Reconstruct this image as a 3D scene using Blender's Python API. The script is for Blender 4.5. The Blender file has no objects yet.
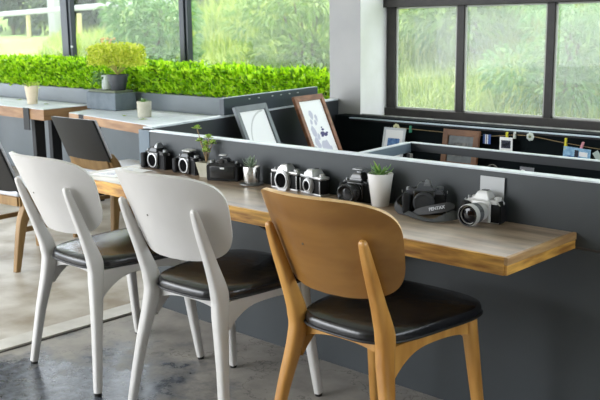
import bpy, bmesh, math, random
import numpy as np
from mathutils import Vector, Matrix, Euler
PI = math.pi
random.seed(7); rng = np.random.default_rng(7)
S = bpy.context.scene
COL = S.collection

# ------------------------------------------------------------------ camera
cam_d = bpy.data.cameras.new('camera'); cam = bpy.data.objects.new('camera', cam_d); COL.objects.link(cam)
S.camera = cam
FW = Vector((-0.67444129, 0.71296182, -0.19187078)); RT = Vector((0.7279982, 0.68547665, -0.01184845)); UP = Vector((-0.12307545, 0.14767266, 0.98134867))
M4 = Matrix((RT, UP, -FW)).transposed().to_4x4(); M4.translation = Vector((1.3157, -2.7239, 1.434))
cam.matrix_world = M4
cam_d.sensor_width = 36; cam_d.lens = 881.2/600*36
cam_d.clip_start = .05; cam_d.clip_end = 200
cam_d.dof.use_dof = True; cam_d.dof.focus_distance = 3.3; cam_d.dof.aperture_fstop = 10.0

# ------------------------------------------------------------------ world, sun, exposure
W = bpy.data.worlds.new('sky'); S.world = W; W.use_nodes = True
wn = W.node_tree; bg = wn.nodes['Background']; bg.inputs[0].default_value = (.86, .93, 1, 1); bg.inputs[1].default_value = 3.3
sun_d = bpy.data.lights.new('sun', 'SUN'); sun_d.energy = 3.6; sun_d.angle = math.radians(12); sun_d.color = (1, .96, .88)
sun = bpy.data.objects.new('sun', sun_d); COL.objects.link(sun); sun.rotation_euler = Vector((.35, -.30, -1)).to_track_quat('-Z', 'Y').to_euler()
def area(name, loc, to, sx, sy, e, col=(1, 1, 1)):
    d = bpy.data.lights.new(name, 'AREA'); d.shape = 'RECTANGLE'; d.size = sx; d.size_y = sy; d.energy = e; d.color = col
    o = bpy.data.objects.new(name, d); COL.objects.link(o); o.location = loc
    o.rotation_euler = (Vector(to)-Vector(loc)).to_track_quat('-Z', 'Y').to_euler(); return o
area('front_left_fill', (-4.2, -4.6, 1.9), (-.9, 0, .3), 4.5, 2.2, 125, (.97, .98, 1))  # added fill lamp, brightens the interior from the front left
S.view_settings.view_transform = 'Standard'; S.view_settings.look = 'None'; S.view_settings.gamma = 1
S.view_settings.use_curve_mapping = False; S.view_settings.exposure = 0.58

# ------------------------------------------------------------------ materials
def lin(c):
    return tuple((v/255/12.92 if v/255 <= .04045 else ((v/255+.055)/1.055)**2.4) for v in c)+(1,)
def mat(name, c, rough=.5, metal=0, c2=None, scale=8, bump=0, bscale=None, spec=.5, stretch=None, detail=4, lo=.35, hi=.65, coat=0):
    m = bpy.data.materials.new(name); m.use_nodes = True; n = m.node_tree; b = n.nodes['Principled BSDF']
    b.inputs['Base Color'].default_value = lin(c); b.inputs['Roughness'].default_value = rough; b.inputs['Metallic'].default_value = metal
    b.inputs['Specular IOR Level'].default_value = spec; b.inputs['Coat Weight'].default_value = coat
    if c2 or bump:
        tc = n.nodes.new('ShaderNodeTexCoord'); mp = n.nodes.new('ShaderNodeMapping'); n.links.new(tc.outputs['Object'], mp.inputs[0])
        if stretch: mp.inputs['Scale'].default_value = stretch
    if c2:
        nz = n.nodes.new('ShaderNodeTexNoise'); nz.inputs['Scale'].default_value = scale; nz.inputs['Detail'].default_value = detail
        n.links.new(mp.outputs[0], nz.inputs['Vector'])
        r = n.nodes.new('ShaderNodeValToRGB'); r.color_ramp.elements[0].position = lo; r.color_ramp.elements[1].position = hi
        r.color_ramp.elements[0].color = lin(c); r.color_ramp.elements[1].color = lin(c2)
        n.links.new(nz.outputs['Fac'], r.inputs[0]); n.links.new(r.outputs[0], b.inputs['Base Color'])
    if bump:
        nb = n.nodes.new('ShaderNodeTexNoise'); nb.inputs['Scale'].default_value = bscale or scale*4; nb.inputs['Detail'].default_value = 5
        n.links.new(mp.outputs[0], nb.inputs['Vector'])
        bp = n.nodes.new('ShaderNodeBump'); bp.inputs['Strength'].default_value = bump; bp.inputs['Distance'].default_value = .01
        n.links.new(nb.outputs['Fac'], bp.inputs['Height']); n.links.new(bp.outputs[0], b.inputs['Normal'])
    return m
def leafmat(name, cols, rough=.5, trans=.35):
    m = bpy.data.materials.new(name); m.use_nodes = True; n = m.node_tree; b = n.nodes['Principled BSDF']
    g = n.nodes.new('ShaderNodeNewGeometry'); r = n.nodes.new('ShaderNodeValToRGB')
    for i, c in enumerate(cols):
        e = r.color_ramp.elements[i] if i < 2 else r.color_ramp.elements.new(1)
        e.position = i/(len(cols)-1); e.color = lin(c)
    for i, c in enumerate(cols):
        r.color_ramp.elements[i].position = i/(len(cols)-1); r.color_ramp.elements[i].color = lin(c)
    n.links.new(g.outputs['Random Per Island'], r.inputs[0]); n.links.new(r.outputs[0], b.inputs['Base Color'])
    b.inputs['Roughness'].default_value = rough
    t = n.nodes.new('ShaderNodeBsdfTranslucent'); n.links.new(r.outputs[0], t.inputs[0])
    mx = n.nodes.new('ShaderNodeMixShader'); mx.inputs[0].default_value = trans
    n.links.new(b.outputs[0], mx.inputs[1]); n.links.new(t.outputs[0], mx.inputs[2]); n.links.new(mx.outputs[0], n.nodes['Material Output'].inputs[0])
    return m
def glassmat(name, dust, refl=.06):
    m = bpy.data.materials.new(name); m.use_nodes = True; n = m.node_tree; n.nodes.remove(n.nodes['Principled BSDF'])
    out = n.nodes['Material Output']; tr = n.nodes.new('ShaderNodeBsdfTransparent'); gl = n.nodes.new('ShaderNodeBsdfGlossy'); gl.inputs['Roughness'].default_value = .02
    m1 = n.nodes.new('ShaderNodeMixShader'); m1.inputs[0].default_value = refl
    n.links.new(tr.outputs[0], m1.inputs[1]); n.links.new(gl.outputs[0], m1.inputs[2])
    if dust:
        tl = n.nodes.new('ShaderNodeBsdfTranslucent'); tl.inputs[0].default_value = (.9, .95, .92, 1)
        tc = n.nodes.new('ShaderNodeTexCoord'); nz = n.nodes.new('ShaderNodeTexNoise'); nz.inputs['Scale'].default_value = 3; nz.inputs['Detail'].default_value = 8
        n.links.new(tc.outputs['Object'], nz.inputs['Vector'])
        mr = n.nodes.new('ShaderNodeMapRange'); mr.inputs['To Min'].default_value = dust*.6; mr.inputs['To Max'].default_value = dust*1.5
        n.links.new(nz.outputs['Fac'], mr.inputs['Value'])
        m2 = n.nodes.new('ShaderNodeMixShader'); n.links.new(mr.outputs[0], m2.inputs[0])
        n.links.new(m1.outputs[0], m2.inputs[1]); n.links.new(tl.outputs[0], m2.inputs[2]); n.links.new(m2.outputs[0], out.inputs[0])
    else: n.links.new(m1.outputs[0], out.inputs[0])
    return m

WHITE = mat('white_paint', (200, 197, 193), .36, c2=(206, 203, 200), scale=5, bump=.02)
HONEY = mat('honey_wood', (172, 118, 50), .38, c2=(206, 154, 80), scale=5, stretch=(3, 3, .5), detail=6, bump=.02, coat=.15)
HONEYP = mat('honey_plywood', (130, 88, 38), .34, c2=(152, 108, 52), scale=4, stretch=(.6, 3, 3), detail=6, coat=.2)
WOODEDGE = mat('pale_plywood_edge', (206, 168, 116), .5, c2=(226, 194, 146), scale=20, stretch=(1, 1, 6))
VINYL = mat('black_vinyl', (24, 24, 27), .22, bump=.2, bscale=30, spec=.6)
PIPING = mat('black_piping', (22, 22, 23), .45)
RUBBER = mat('dark_rubber', (30, 28, 26), .7)
BRKT = mat('dull_steel', (120, 118, 112), .4, .8)
CHARC = mat('charcoal_paint', (51, 56, 59), .5, c2=(57, 62, 65), scale=2.5, bump=.03, bscale=40)
CHARCD = mat('charcoal_paint_dark', (44, 49, 53), .55, c2=(50, 54, 58), scale=3)
BLUEG = mat('blue_grey_paint', (84, 98, 110), .5, c2=(96, 110, 120), scale=6)
CAPM = mat('pale_worn_capping', (206, 212, 218), .35, c2=(160, 168, 176), scale=12, lo=.5, hi=.85)
BLACK = mat('black_board', (24, 29, 32), .75, c2=(31, 36, 39), scale=4)
RAILD = mat('dark_steel', (30, 34, 38), .55)
STEELB = mat('black_steel', (13, 14, 16), .6)
PILLAR_LIT = mat('worn_plaster_lit', (242, 241, 240), .7, c2=(228, 227, 222), scale=3, bump=.06, bscale=14)
PILLAR_SHADED = mat('render_shaded', (158, 158, 158), .75, c2=(170, 169, 168), scale=2.4, bump=.05)
SOIL = mat('soil', (62, 48, 34), .9, bump=.5, bscale=80)
BODYB = mat('camera_black', (17, 18, 20), .26, coat=.4)
BODYG = mat('camera_leatherette', (14, 15, 17), .6, bump=.35, bscale=300, spec=.3)
CHROME = mat('satin_chrome', (196, 196, 196), .32, .75)
CHROMED = mat('dull_chrome', (150, 152, 154), .35, .7)
DARK = mat('mirror_chamber', (6, 6, 7), .95, spec=.1)
LENSG = mat('coated_glass', (8, 8, 14), .08, spec=.5)
SILVERP = mat('silver_plastic', (188, 188, 186), .4, .25)
PAPER = mat('paper', (244, 244, 244), .6)
INK = mat('ink_grey', (140, 140, 152), .7)
DKINK = mat('ink_dark', (40, 42, 60), .7)
BLUEINK = mat('ink_blue', (42, 84, 150), .7, c2=(110, 150, 200), scale=30)
FRAMEG = mat('grey_frame', (108, 114, 118), .5, c2=(120, 126, 130), scale=9)
FRAMEW = mat('walnut_frame', (112, 72, 48), .5, c2=(146, 98, 68), scale=10, stretch=(1, 1, 3))
FRAMED = mat('dark_oak_frame', (94, 60, 34), .55, c2=(124, 82, 48), scale=12)
POTW = mat('white_ceramic', (224, 221, 218), .45)
POTB = mat('beige_card', (206, 190, 164), .7, c2=(214, 200, 176), scale=14)
POTC = mat('pale_cement', (172, 168, 150), .8, c2=(186, 184, 168), scale=18, bump=.1)
POTD = mat('dark_plastic', (52, 56, 60), .55)
STEEL = mat('brushed_steel', (200, 198, 194), .25, .95)
STONE = mat('grey_stone_block', (88, 98, 106), .7, c2=(104, 114, 122), scale=9, bump=.15)

def table_mat(name, c, c2):
    return mat(name, c, .3, c2=c2, scale=6, stretch=(.5, 3, 1), detail=7, bump=.03)
TTOP = table_mat('top_window_sheen', (192, 198, 206), (212, 216, 222))  # pale blue stands in for the windows reflected on the wood
TEDGE = mat('oak_edge', (134, 98, 66), .55, c2=(166, 128, 90), scale=6, stretch=(.6, .6, 4), detail=6)

def counter_mat():
    m = mat('worn_walnut_counter', (104, 88, 74), .3, bump=.04, bscale=12); n = m.node_tree; b = n.nodes['Principled BSDF']
    tc = n.nodes.new('ShaderNodeTexCoord')
    mp = n.nodes.new('ShaderNodeMapping'); mp.inputs['Scale'].default_value = (1.1, 9, 1); n.links.new(tc.outputs['Object'], mp.inputs[0])
    a = n.nodes.new('ShaderNodeTexNoise'); a.inputs['Scale'].default_value = 3; a.inputs['Detail'].default_value = 8; a.inputs['Roughness'].default_value = .65; n.links.new(mp.outputs[0], a.inputs['Vector'])
    r = n.nodes.new('ShaderNodeValToRGB'); r.color_ramp.elements[0].position = .32; r.color_ramp.elements[0].color = lin((94, 80, 64)); r.color_ramp.elements[1].position = .66; r.color_ramp.elements[1].color = lin((178, 154, 132))
    n.links.new(a.outputs['Fac'], r.inputs[0])
    # worn, dusty pale film
    c = n.nodes.new('ShaderNodeTexNoise'); c.inputs['Scale'].default_value = 2.2; c.inputs['Detail'].default_value = 6; n.links.new(tc.outputs['Object'], c.inputs['Vector'])
    r2 = n.nodes.new('ShaderNodeValToRGB'); r2.color_ramp.elements[0].position = .40; r2.color_ramp.elements[1].position = .62
    n.links.new(c.outputs['Fac'], r2.inputs[0])
    sx = n.nodes.new('ShaderNodeSeparateXYZ'); n.links.new(tc.outputs['Object'], sx.inputs[0])
    mr = n.nodes.new('ShaderNodeMapRange'); mr.inputs['From Min'].default_value = -.12; mr.inputs['From Max'].default_value = -.24; n.links.new(sx.outputs['Y'], mr.inputs['Value'])
    mu = n.nodes.new('ShaderNodeMath'); mu.operation = 'MULTIPLY'; n.links.new(mr.outputs[0], mu.inputs[0]); n.links.new(r2.outputs[0], mu.inputs[1])
    mm = n.nodes.new('ShaderNodeMath'); mm.operation = 'MULTIPLY'; mm.inputs[1].default_value = .8; n.links.new(mu.outputs[0], mm.inputs[0])
    mx = n.nodes.new('ShaderNodeMixRGB'); n.links.new(mm.outputs[0], mx.inputs[0]); n.links.new(r.outputs[0], mx.inputs[1]); mx.inputs[2].default_value = lin((222, 208, 192))
    n.links.new(mx.outputs[0], b.inputs['Base Color'])
    return m
COUNTER = counter_mat()
CEDGE = mat('pine_edge', (150, 100, 44), .5, c2=(226, 174, 84), scale=7, stretch=(1, 1, 7), detail=9)
CEDGE2 = mat('pine_edge_lip', (156, 118, 76), .55, c2=(192, 156, 106), scale=7, stretch=(1, 1, 8), detail=7)

def floor_mat():
    m = mat('stained_concrete', (110, 108, 104), .5, bump=.12, bscale=14); n = m.node_tree; b = n.nodes['Principled BSDF']
    tc = n.nodes.new('ShaderNodeTexCoord')
    def noise(s, d=6, rg=.6):
        q = n.nodes.new('ShaderNodeTexNoise'); q.inputs['Scale'].default_value = s; q.inputs['Detail'].default_value = d; q.inputs['Roughness'].default_value = rg
        n.links.new(tc.outputs['Object'], q.inputs['Vector']); return q
    def ramp(src, p0, c0, p1, c1):
        r = n.nodes.new('ShaderNodeValToRGB'); r.color_ramp.elements[0].position = p0; r.color_ramp.elements[0].color = c0
        r.color_ramp.elements[1].position = p1; r.color_ramp.elements[1].color = c1; n.links.new(src, r.inputs[0]); return r
    base = ramp(noise(6, 8).outputs['Fac'], .3, lin((132, 128, 122)), .7, lin((168, 162, 154)))
    K = (0, 0, 0, 1); Wt = (1, 1, 1, 1)
    # dark damp stain between the chairs
    geo = n.nodes.new('ShaderNodeVectorMath'); geo.operation = 'DISTANCE'; n.links.new(tc.outputs['Object'], geo.inputs[0]); geo.inputs[1].default_value = (-1.62, -1.15, 0)
    mr = n.nodes.new('ShaderNodeMapRange'); mr.inputs['From Min'].default_value = .15; mr.inputs['From Max'].default_value = 1.25; mr.inputs['To Min'].default_value = .66; mr.inputs['To Max'].default_value = .05; n.links.new(geo.outputs['Value'], mr.inputs['Value'])
    ns = noise(5, 9, .7); ad = n.nodes.new('ShaderNodeMath'); n.links.new(mr.outputs[0], ad.inputs[0]); n.links.new(ns.outputs['Fac'], ad.inputs[1])
    st = ramp(ad.outputs[0], .80, K, .98, Wt)
    mx = n.nodes.new('ShaderNodeMixRGB'); n.links.new(st.outputs[0], mx.inputs[0]); n.links.new(base.outputs[0], mx.inputs[1])
    dk = ramp(noise(22, 6).outputs['Fac'], .35, lin((46, 48, 53)), .75, lin((104, 109, 118))); n.links.new(dk.outputs[0], mx.inputs[2])
    # broken cracks
    vo = n.nodes.new('ShaderNodeTexVoronoi'); vo.feature = 'DISTANCE_TO_EDGE'; vo.inputs['Scale'].default_value = 1.6
    wv = n.nodes.new('ShaderNodeVectorMath'); wv.operation = 'ADD'; n.links.new(tc.outputs['Object'], wv.inputs[0]); n.links.new(noise(4, 5).outputs['Color'], wv.inputs[1]); n.links.new(wv.outputs[0], vo.inputs['Vector'])
    cr = ramp(vo.outputs['Distance'], .004, Wt, .013, K)
    mx2 = n.nodes.new('ShaderNodeMixRGB'); mlt = n.nodes.new('ShaderNodeMath'); mlt.operation = 'MULTIPLY'; mlt.inputs[1].default_value = .5; n.links.new(cr.outputs[0], mlt.inputs[0]); n.links.new(mlt.outputs[0], mx2.inputs[0])
    n.links.new(mx.outputs[0], mx2.inputs[1]); mx2.inputs[2].default_value = lin((58, 56, 54)); n.links.new(mx2.outputs[0], b.inputs['Base Color'])
    rr = ramp(st.outputs[0], 0, (.5,)*3+(1,), 1, (.24,)*3+(1,)); n.links.new(rr.outputs[0], b.inputs['Roughness'])
    return m
FLOORM = floor_mat()
FLOORB = mat('beige_screed', (138, 124, 104), .42, c2=(196, 190, 180), scale=3.2, bump=.12, bscale=12, detail=8)
KERBM = mat('kerb_concrete', (190, 186, 178), .6, c2=(206, 202, 194), scale=7)
JOINT = mat('dark_joint', (88, 84, 80), .8)

# ------------------------------------------------------------------ mesh helpers
def bm_obj(name, bm, m, parent=None, smooth=35):
    me = bpy.data.meshes.new(name); bm.normal_update(); bm.to_mesh(me); bm.free()
    ms = m if isinstance(m, (list, tuple)) else [m]
    for q in ms: me.materials.append(q)
    if smooth:
        me.polygons.foreach_set('use_smooth', [True]*len(me.polygons)); me.set_sharp_from_angle(angle=math.radians(smooth))
    o = bpy.data.objects.new(name, me); COL.objects.link(o)
    if parent: o.parent = parent
    return o
def tag(o, label, cat, group=None, kind=None):
    o['label'] = label; o['category'] = cat
    if group: o['group'] = group
    if kind: o['kind'] = kind
    return o
def thing(name, label, cat, loc=(0, 0, 0), rz=0, group=None):
    o = bpy.data.objects.new(name, None); COL.objects.link(o); o.empty_display_size = .05
    o.location = loc; o.rotation_euler = (0, 0, rz); return tag(o, label, cat, group)
def struct(o, label=None):
    o['kind'] = 'structure'
    if label: o['label'] = label
    return o
def dup(root):
    r = root.copy(); COL.objects.link(r)
    for ch in list(root.children):
        c = ch.copy(); COL.objects.link(c); c.parent = r
        for g in ch.children:
            d = g.copy(); COL.objects.link(d); d.parent = c
    return r
def B(): return bmesh.new()
def box(bm, c, s, bev=0, rot=None, mi=0, seg=2):
    r = bmesh.ops.create_cube(bm, size=1); vs = r['verts']
    mt = Matrix.Translation(Vector(c)) @ (Euler(rot).to_matrix().to_4x4() if rot else Matrix.Identity(4)) @ Matrix.Diagonal((s[0], s[1], s[2], 1))
    bmesh.ops.transform(bm, matrix=mt, verts=vs)
    fs = list({f for v in vs for f in v.link_faces})
    for f in fs: f.material_index = mi
    if bev:
        es = list({e for v in vs for e in v.link_edges})
        rr = bmesh.ops.bevel(bm, geom=es, offset=bev, segments=seg, affect='EDGES', profile=.5)
        for f in rr['faces']: f.material_index = mi
    return bm
def prism(bm, poly, z0, z1, axis='z', bev=0, mi=0):
    """extrude a closed polygon of (a,b) along axis"""
    def P(a, b, c): return {'z': (a, b, c), 'y': (a, c, b), 'x': (c, a, b)}[axis]
    lo = [bm.verts.new(P(a, b, z0)) for a, b in poly]; hi = [bm.verts.new(P(a, b, z1)) for a, b in poly]
    fs = [bm.faces.new(lo), bm.faces.new(hi)]; n = len(poly)
    for i in range(n): fs.append(bm.faces.new((lo[i], lo[(i+1) % n], hi[(i+1) % n], hi[i])))
    for f in fs: f.material_index = mi
    bmesh.ops.recalc_face_normals(bm, faces=fs)
    if bev: bmesh.ops.bevel(bm, geom=list({e for f in fs[:2] for e in f.edges}), offset=bev, segments=2, affect='EDGES')
    return bm
def lathe(bm, prof, n=24, M=None, mi=0, cap=True):
    rings = []
    for r, z in prof:
        ring = [bm.verts.new((r*math.cos(2*PI*i/n), r*math.sin(2*PI*i/n), z)) for i in range(n)]
        rings.append(ring)
    fs = []
    for a, b in zip(rings, rings[1:]):
        for i in range(n): fs.append(bm.faces.new((a[i], a[(i+1) % n], b[(i+1) % n], b[i])))
    if cap: fs.append(bm.faces.new(rings[0])); fs.append(bm.faces.new(rings[-1]))
    for f in fs: f.material_index = mi
    bmesh.ops.recalc_face_normals(bm, faces=fs)
    if M is not None: bmesh.ops.transform(bm, matrix=M, verts=[v for r in rings for v in r])
    return bm
def AX(loc, d):     # z axis -> d, at loc
    return Matrix.Translation(Vector(loc)) @ Vector(d).normalized().to_track_quat('Z', 'Y').to_matrix().to_4x4()
def sweep(bm, pts, sizes, n=12, p=3.2, up=(0, 1, 0), close=False, mi=0):
    """superelliptic section (w along side, d along up) swept along pts"""
    pts = [Vector(q) for q in pts]; upv = Vector(up); rings = []; N = len(pts)
    for i, q in enumerate(pts):
        a = pts[i-1] if i else q; b = pts[i+1] if i < N-1 else q
        t = (b-a).normalized(); side = t.cross(upv).normalized(); u = side.cross(t).normalized(); w, d = sizes[i]
        ring = []
        for k in range(n):
            th = 2*PI*(k+.5)/n; c, s = math.cos(th), math.sin(th)
            x = math.copysign(abs(c)**(2/p), c)*w/2; y = math.copysign(abs(s)**(2/p), s)*d/2
            ring.append(bm.verts.new(q+side*x+u*y))
        rings.append(ring)
    fs = []
    for a, b in zip(rings, rings[1:]):
        for i in range(n): fs.append(bm.faces.new((a[i], a[(i+1) % n], b[(i+1) % n], b[i])))
    fs.append(bm.faces.new(rings[0])); fs.append(bm.faces.new(rings[-1]))
    for f in fs: f.material_index = mi
    bmesh.ops.recalc_face_normals(bm, faces=fs)
    return bm
def smoothpath(ctrl, sizes, m=6):
    """Catmull-Rom through ctrl, interpolated sizes"""
    P = [Vector(c) for c in ctrl]; out = []; so = []
    for i in range(len(P)-1):
        p0 = P[max(i-1, 0)]; p1 = P[i]; p2 = P[i+1]; p3 = P[min(i+2, len(P)-1)]
        for k in range(m):
            t = k/m
            out.append(.5*((2*p1)+(p2-p0)*t+(2*p0-5*p1+4*p2-p3)*t*t+(3*p1-p0-3*p2+p3)*t**3))
            so.append(tuple(a+(b-a)*t for a, b in zip(sizes[i], sizes[i+1])))
    out.append(P[-1]); so.append(sizes[-1]); return out, so
def leaves(name, P, D, L, Wd, m, parent=None, fold=.25, droop=0.):
    """many leaves: base P (n,3), direction D, length L, width Wd"""
    P = np.asarray(P, float); n = len(P); D = np.asarray(D, float); D = D/np.linalg.norm(D, axis=1)[:, None]
    L = np.broadcast_to(L, n)[:, None]; Wd = np.broadcast_to(Wd, n)[:, None]
    R = rng.normal(size=(n, 3)); Sd = np.cross(D, R); Sd /= np.linalg.norm(Sd, axis=1)[:, None]; Nn = np.cross(Sd, D)
    mid = P+D*L*.5; tip = P+D*L-np.array([0, 0, 1.])*droop*L
    V = np.stack([P, mid+Sd*Wd/2+Nn*Wd*fold, tip, mid-Sd*Wd/2+Nn*Wd*fold, mid-Nn*0], 1).reshape(-1, 3)
    idx = np.arange(n)*5; F = []
    for i in idx: F.append((i, i+1, i+2, i+4)); F.append((i, i+4, i+2, i+3))
    me = bpy.data.meshes.new(name); me.from_pydata(V.tolist(), [], F); me.materials.append(m)
    o = bpy.data.objects.new(name, me); COL.objects.link(o)
    if parent: o.parent = parent
    return o
def leaves_local(*a, **k): return leaves(*a, **k)

# ------------------------------------------------------------------ setting: floors
b = B(); box(b, (1.35, -2.6, -.05), (7.5, 9.2, .1)); struct(bm_obj('floor', b, FLOORM, smooth=0))
b = B(); box(b, (-7.4, -2.32, -.05), (9.9, 9.64, .1)); struct(bm_obj('floor', b, FLOORB, smooth=0), 'beige screed floor left of the kerb')
b = B(); box(b, (-2.36, -3.6, .004), (.13, 7.2, .016), .003); box(b, (-2.291, -3.6, .001), (.007, 7.2, .006), mi=1)
struct(bm_obj('trim_1', b, [KERBM, JOINT], smooth=0), 'pale concrete kerb strip set in the floor')

# partition with capping
b = B(); box(b, (.2, .0225, .346), (5.18, .045, .692)); box(b, (.2, .0225, .813), (5.18, .045, .222)); box(b, (.2, .0245, .7), (5.17, .038, .02), mi=2); box(b, (.2, .0225, .927), (5.18, .048, .006), .001, mi=1)
struct(bm_obj('wall_front', b, [CHARC, CAPM, JOINT], smooth=0), 'low charcoal partition wall with pale worn capping')
# end post at its left end
b = B(); box(b, (-2.355, .022, .465), (.09, .05, .93), .003); struct(bm_obj('trim_2', b, BLUEG, smooth=0), 'blue grey post at the end of the partition')
# side wall, slightly askew
def wall_strip(bm, a, c, th, z0, z1, mi=0):
    a = Vector((a[0], a[1], 0)); c = Vector((c[0], c[1], 0)); d = (c-a).normalized(); nrm = Vector((-d.y, d.x, 0))*th
    prism(bm, [(q.x, q.y) for q in (a, c, c+nrm, a+nrm)], z0, z1, mi=mi)
SA, SBB = (-2.35, .046), (-2.76, 1.99)
b = B(); wall_strip(b, SA, SBB, .06, 0, .93); wall_strip(b, SA, SBB, .06, .931, .940, mi=1)
struct(bm_obj('wall_left', b, [CHARCD, CAPM], smooth=0), 'low dark side wall with pale capping')
# raised board on the side wall
b = B(); wall_strip(b, (-2.50, .68), (-2.73, 1.74), .030, .9405, 1.035)
t = bm_obj('backboard', b, mat('board_blue_black', (50, 60, 68), .45), smooth=0)
b = B(); wall_strip(b, (-2.499, .68), (-2.729, 1.74), .032, 1.035, 1.040); bm_obj('top_edge', b, mat('board_edge', (96, 108, 116), .4), t, smooth=0)
for k in range(6):
    yy = .93+.1*k+(.05 if k > 1 else 0); xx = -2.50-.217*(yy-.68)
    b = B(); box(b, (xx+.004, yy, 1.018), (.006, .012, .006), .001); bm_obj('screw', b, CHROME, t)
tag(t, 'long dark board standing on top of the low side wall behind the leaning frames', 'board')
# display bench inside the booth
b = B(); prism(b, [(-2.36, .047), (2.6, .047), (2.6, 1.88), (-2.70, 1.88)], 0, .58)
struct(bm_obj('floor', b, BLACK, smooth=0), 'black platform inside the booth')

# window wall on the right, ledge and black boxing below
b = B(); box(b, (-.025, 1.9425, .42), (5.35, .105, .84)); box(b, (.03, 2.11, .39), (5.15, .22, .78)); struct(bm_obj('wall_back', b, mat('matt_black_board', (18, 24, 26), .95, spec=.1), smooth=0), 'black boxing under the window')
b = B(); box(b, (.03, 1.989, .8445), (5.15, .010, .007), .001); struct(bm_obj('trim_3', b, mat('worn_pale_ledge', (176, 178, 172), .6, c2=(136, 138, 134), scale=14), smooth=0), 'narrow worn pale ledge under the window')
b = B(); box(b, (.1, 1.872, .829), (5.3, .03, .007), .001); box(b, (.1, 1.880, .819), (5.3, .016, .012), mi=1); struct(bm_obj('trim_4', b, [mat('steel_angle', (176, 190, 200), .3, .4), STEELB], smooth=0), 'bright steel angle along the black boxing')
b = B(); box(b, (-2.705, 2.197, 1.5), (.28, .40, 3.0)); 
pillar_bm = b
o = bm_obj('wall_back', b, [PILLAR_SHADED, PILLAR_LIT], smooth=0); 
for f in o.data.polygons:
    if f.normal.x > .5: f.material_index = 1  # side face lighter: window light put into the pillar's colour
struct(o, 'rendered pillar, coloured as shaded in front and lit beside the window')
b = B()
PX = [(-2.486, -1.980), (-1.925, -1.335), (-1.284, -.70), (-.62, -.05), (.03, .6), (.68, 1.3)]
ZB, ZT = .868, 1.565
box(b, (.05, 2.29, (ZB+.80)/2), (5.25, .05, ZB-.80), .003)
box(b, (.05, 2.29, ZT+.04), (5.25, .09, .08), .003); box(b, (.05, 2.29, ZT+.46), (5.25, .09, .06), .003)
xs = [(-2.56, -2.486)]+[(PX[i][1], PX[i+1][0]) for i in range(5)]+[(1.3, 2.6)]
for x0, x1 in xs[:6]:
    box(b, ((x0+x1)/2, 2.295, 1.23), (x1-x0, .03, 1.5), .003)
    pass
win2 = struct(bm_obj('window_2', b, mat('bronze_black_frame', (34, 31, 29), .6, c2=(44, 40, 36), scale=20), smooth=0), 'dark steel window grid')
DUST = glassmat('dusty_glass', .075, .015)
for x0, x1 in PX:
    b = B(); box(b, ((x0+x1)/2, 2.31, (ZB+ZT)/2), (x1-x0+.004, .006, ZT-ZB+.004)); bm_obj('pane', b, DUST, win2, smooth=0)
    b = B(); box(b, ((x0+x1)/2, 2.31, ZT+.255), (x1-x0+.004, .006, .35)); bm_obj('pane', b, DUST, win2, smooth=0)
    b = B()
    for (cx, sx) in ((x0+.007, .012), (x1-.007, .012)): box(b, (cx, 2.297, (ZB+ZT)/2), (sx, .012, ZT-ZB))
    for cz in (ZB+.006, ZT-.006): box(b, ((x0+x1)/2, 2.297, cz), (x1-x0, .012, .010))
    bm_obj('putty_line', b, mat('pale_putty', (170, 172, 164), .7), win2, smooth=0)
# low wall under that window (outside)
b = B(); box(b, (.05, 2.36, .40), (5.3, .06, .8)); struct(bm_obj('wall_back', b, CHARCD, smooth=0))
# unseen ceiling, put in to keep sky light off the interior
b = B(); box(b, (-4.4, -1.35, 3.05), (15.4, 7.6, .1)); struct(bm_obj('ceiling', b, mat('ceiling_white', (210, 210, 205), .8), smooth=0))

WALLM = mat('interior_wall', (150, 148, 144), .8)
b = B(); box(b, (3.25, -1.4, .45), (.1, 7.4, .9)); box(b, (3.25, -1.4, 2.75), (.1, 7.4, .5)); box(b, (3.25, -3.4, 1.7), (.1, 3.4, 1.6));  struct(bm_obj('wall_right', b, WALLM, smooth=0))  # unseen wall added for shade, its opening lets light onto the pillar
b = B(); box(b, (.6, -5.1, 1.5), (5.2, .1, 3.0)); struct(bm_obj('wall_front', b, WALLM, smooth=0), 'unseen room wall added behind the viewer to shade the chairs')  # out of view, added to darken the chair backs
# left glazing
b = B()
for x0, x1 in [(-9.2, -9.03), (-6.905, -6.722), (-4.96, -4.862), (-3.0, -2.9)]:
    box(b, ((x0+x1)/2-.02, 2.42, 1.5), ((x1-x0)*.66, .10, 3.0), .004)
    box(b, ((x0+x1)/2+(x1-x0)*.36, 2.41, 1.5), ((x1-x0)*.22, .05, 3.0), .003)
box(b, (-6, 2.42, 2.97), (6.6, .1, .06))
win1 = struct(bm_obj('window_1', b, mat('blue_black_post', (40, 46, 54), .35), smooth=0), 'tall glazing with dark metal posts')
b = B(); box(b, (-6.722+.02, 2.365, 1.27), (.012, .02, .02), .002); bm_obj('screw', b, CHROME, win1)
CLEAR = glassmat('clear_glass', .03, .015)
for x0, x1 in [(-9.02, -6.93), (-6.70, -4.99), (-4.85, -3.0)]:
    b = B(); box(b, ((x0+x1)/2, 2.44, 1.9), (x1-x0, .008, 2.1)); bm_obj('pane', b, CLEAR, win1, smooth=0)

# hedge planter (grey low wall)
PLM = mat('grey_planter_panel', (92, 100, 104), .32, c2=(104, 112, 117), scale=1.2)
b = B()
box(b, (-5.95, 2.0, .45), (6.2, .03, .88), .002); box(b, (-5.95, 2.36, .45), (6.2, .03, .88)); box(b, (-9.04, 2.18, .45), (.03, .36, .88)); box(b, (-2.87, 2.18, .45), (.03, .36, .88)); box(b, (-5.95, 2.18, .40), (6.1, .33, .8), mi=1)
tag(bm_obj('planter_trough', b, [PLM, SOIL], smooth=0), 'long grey trough under the left windows holding the clipped hedge', 'planter')
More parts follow.
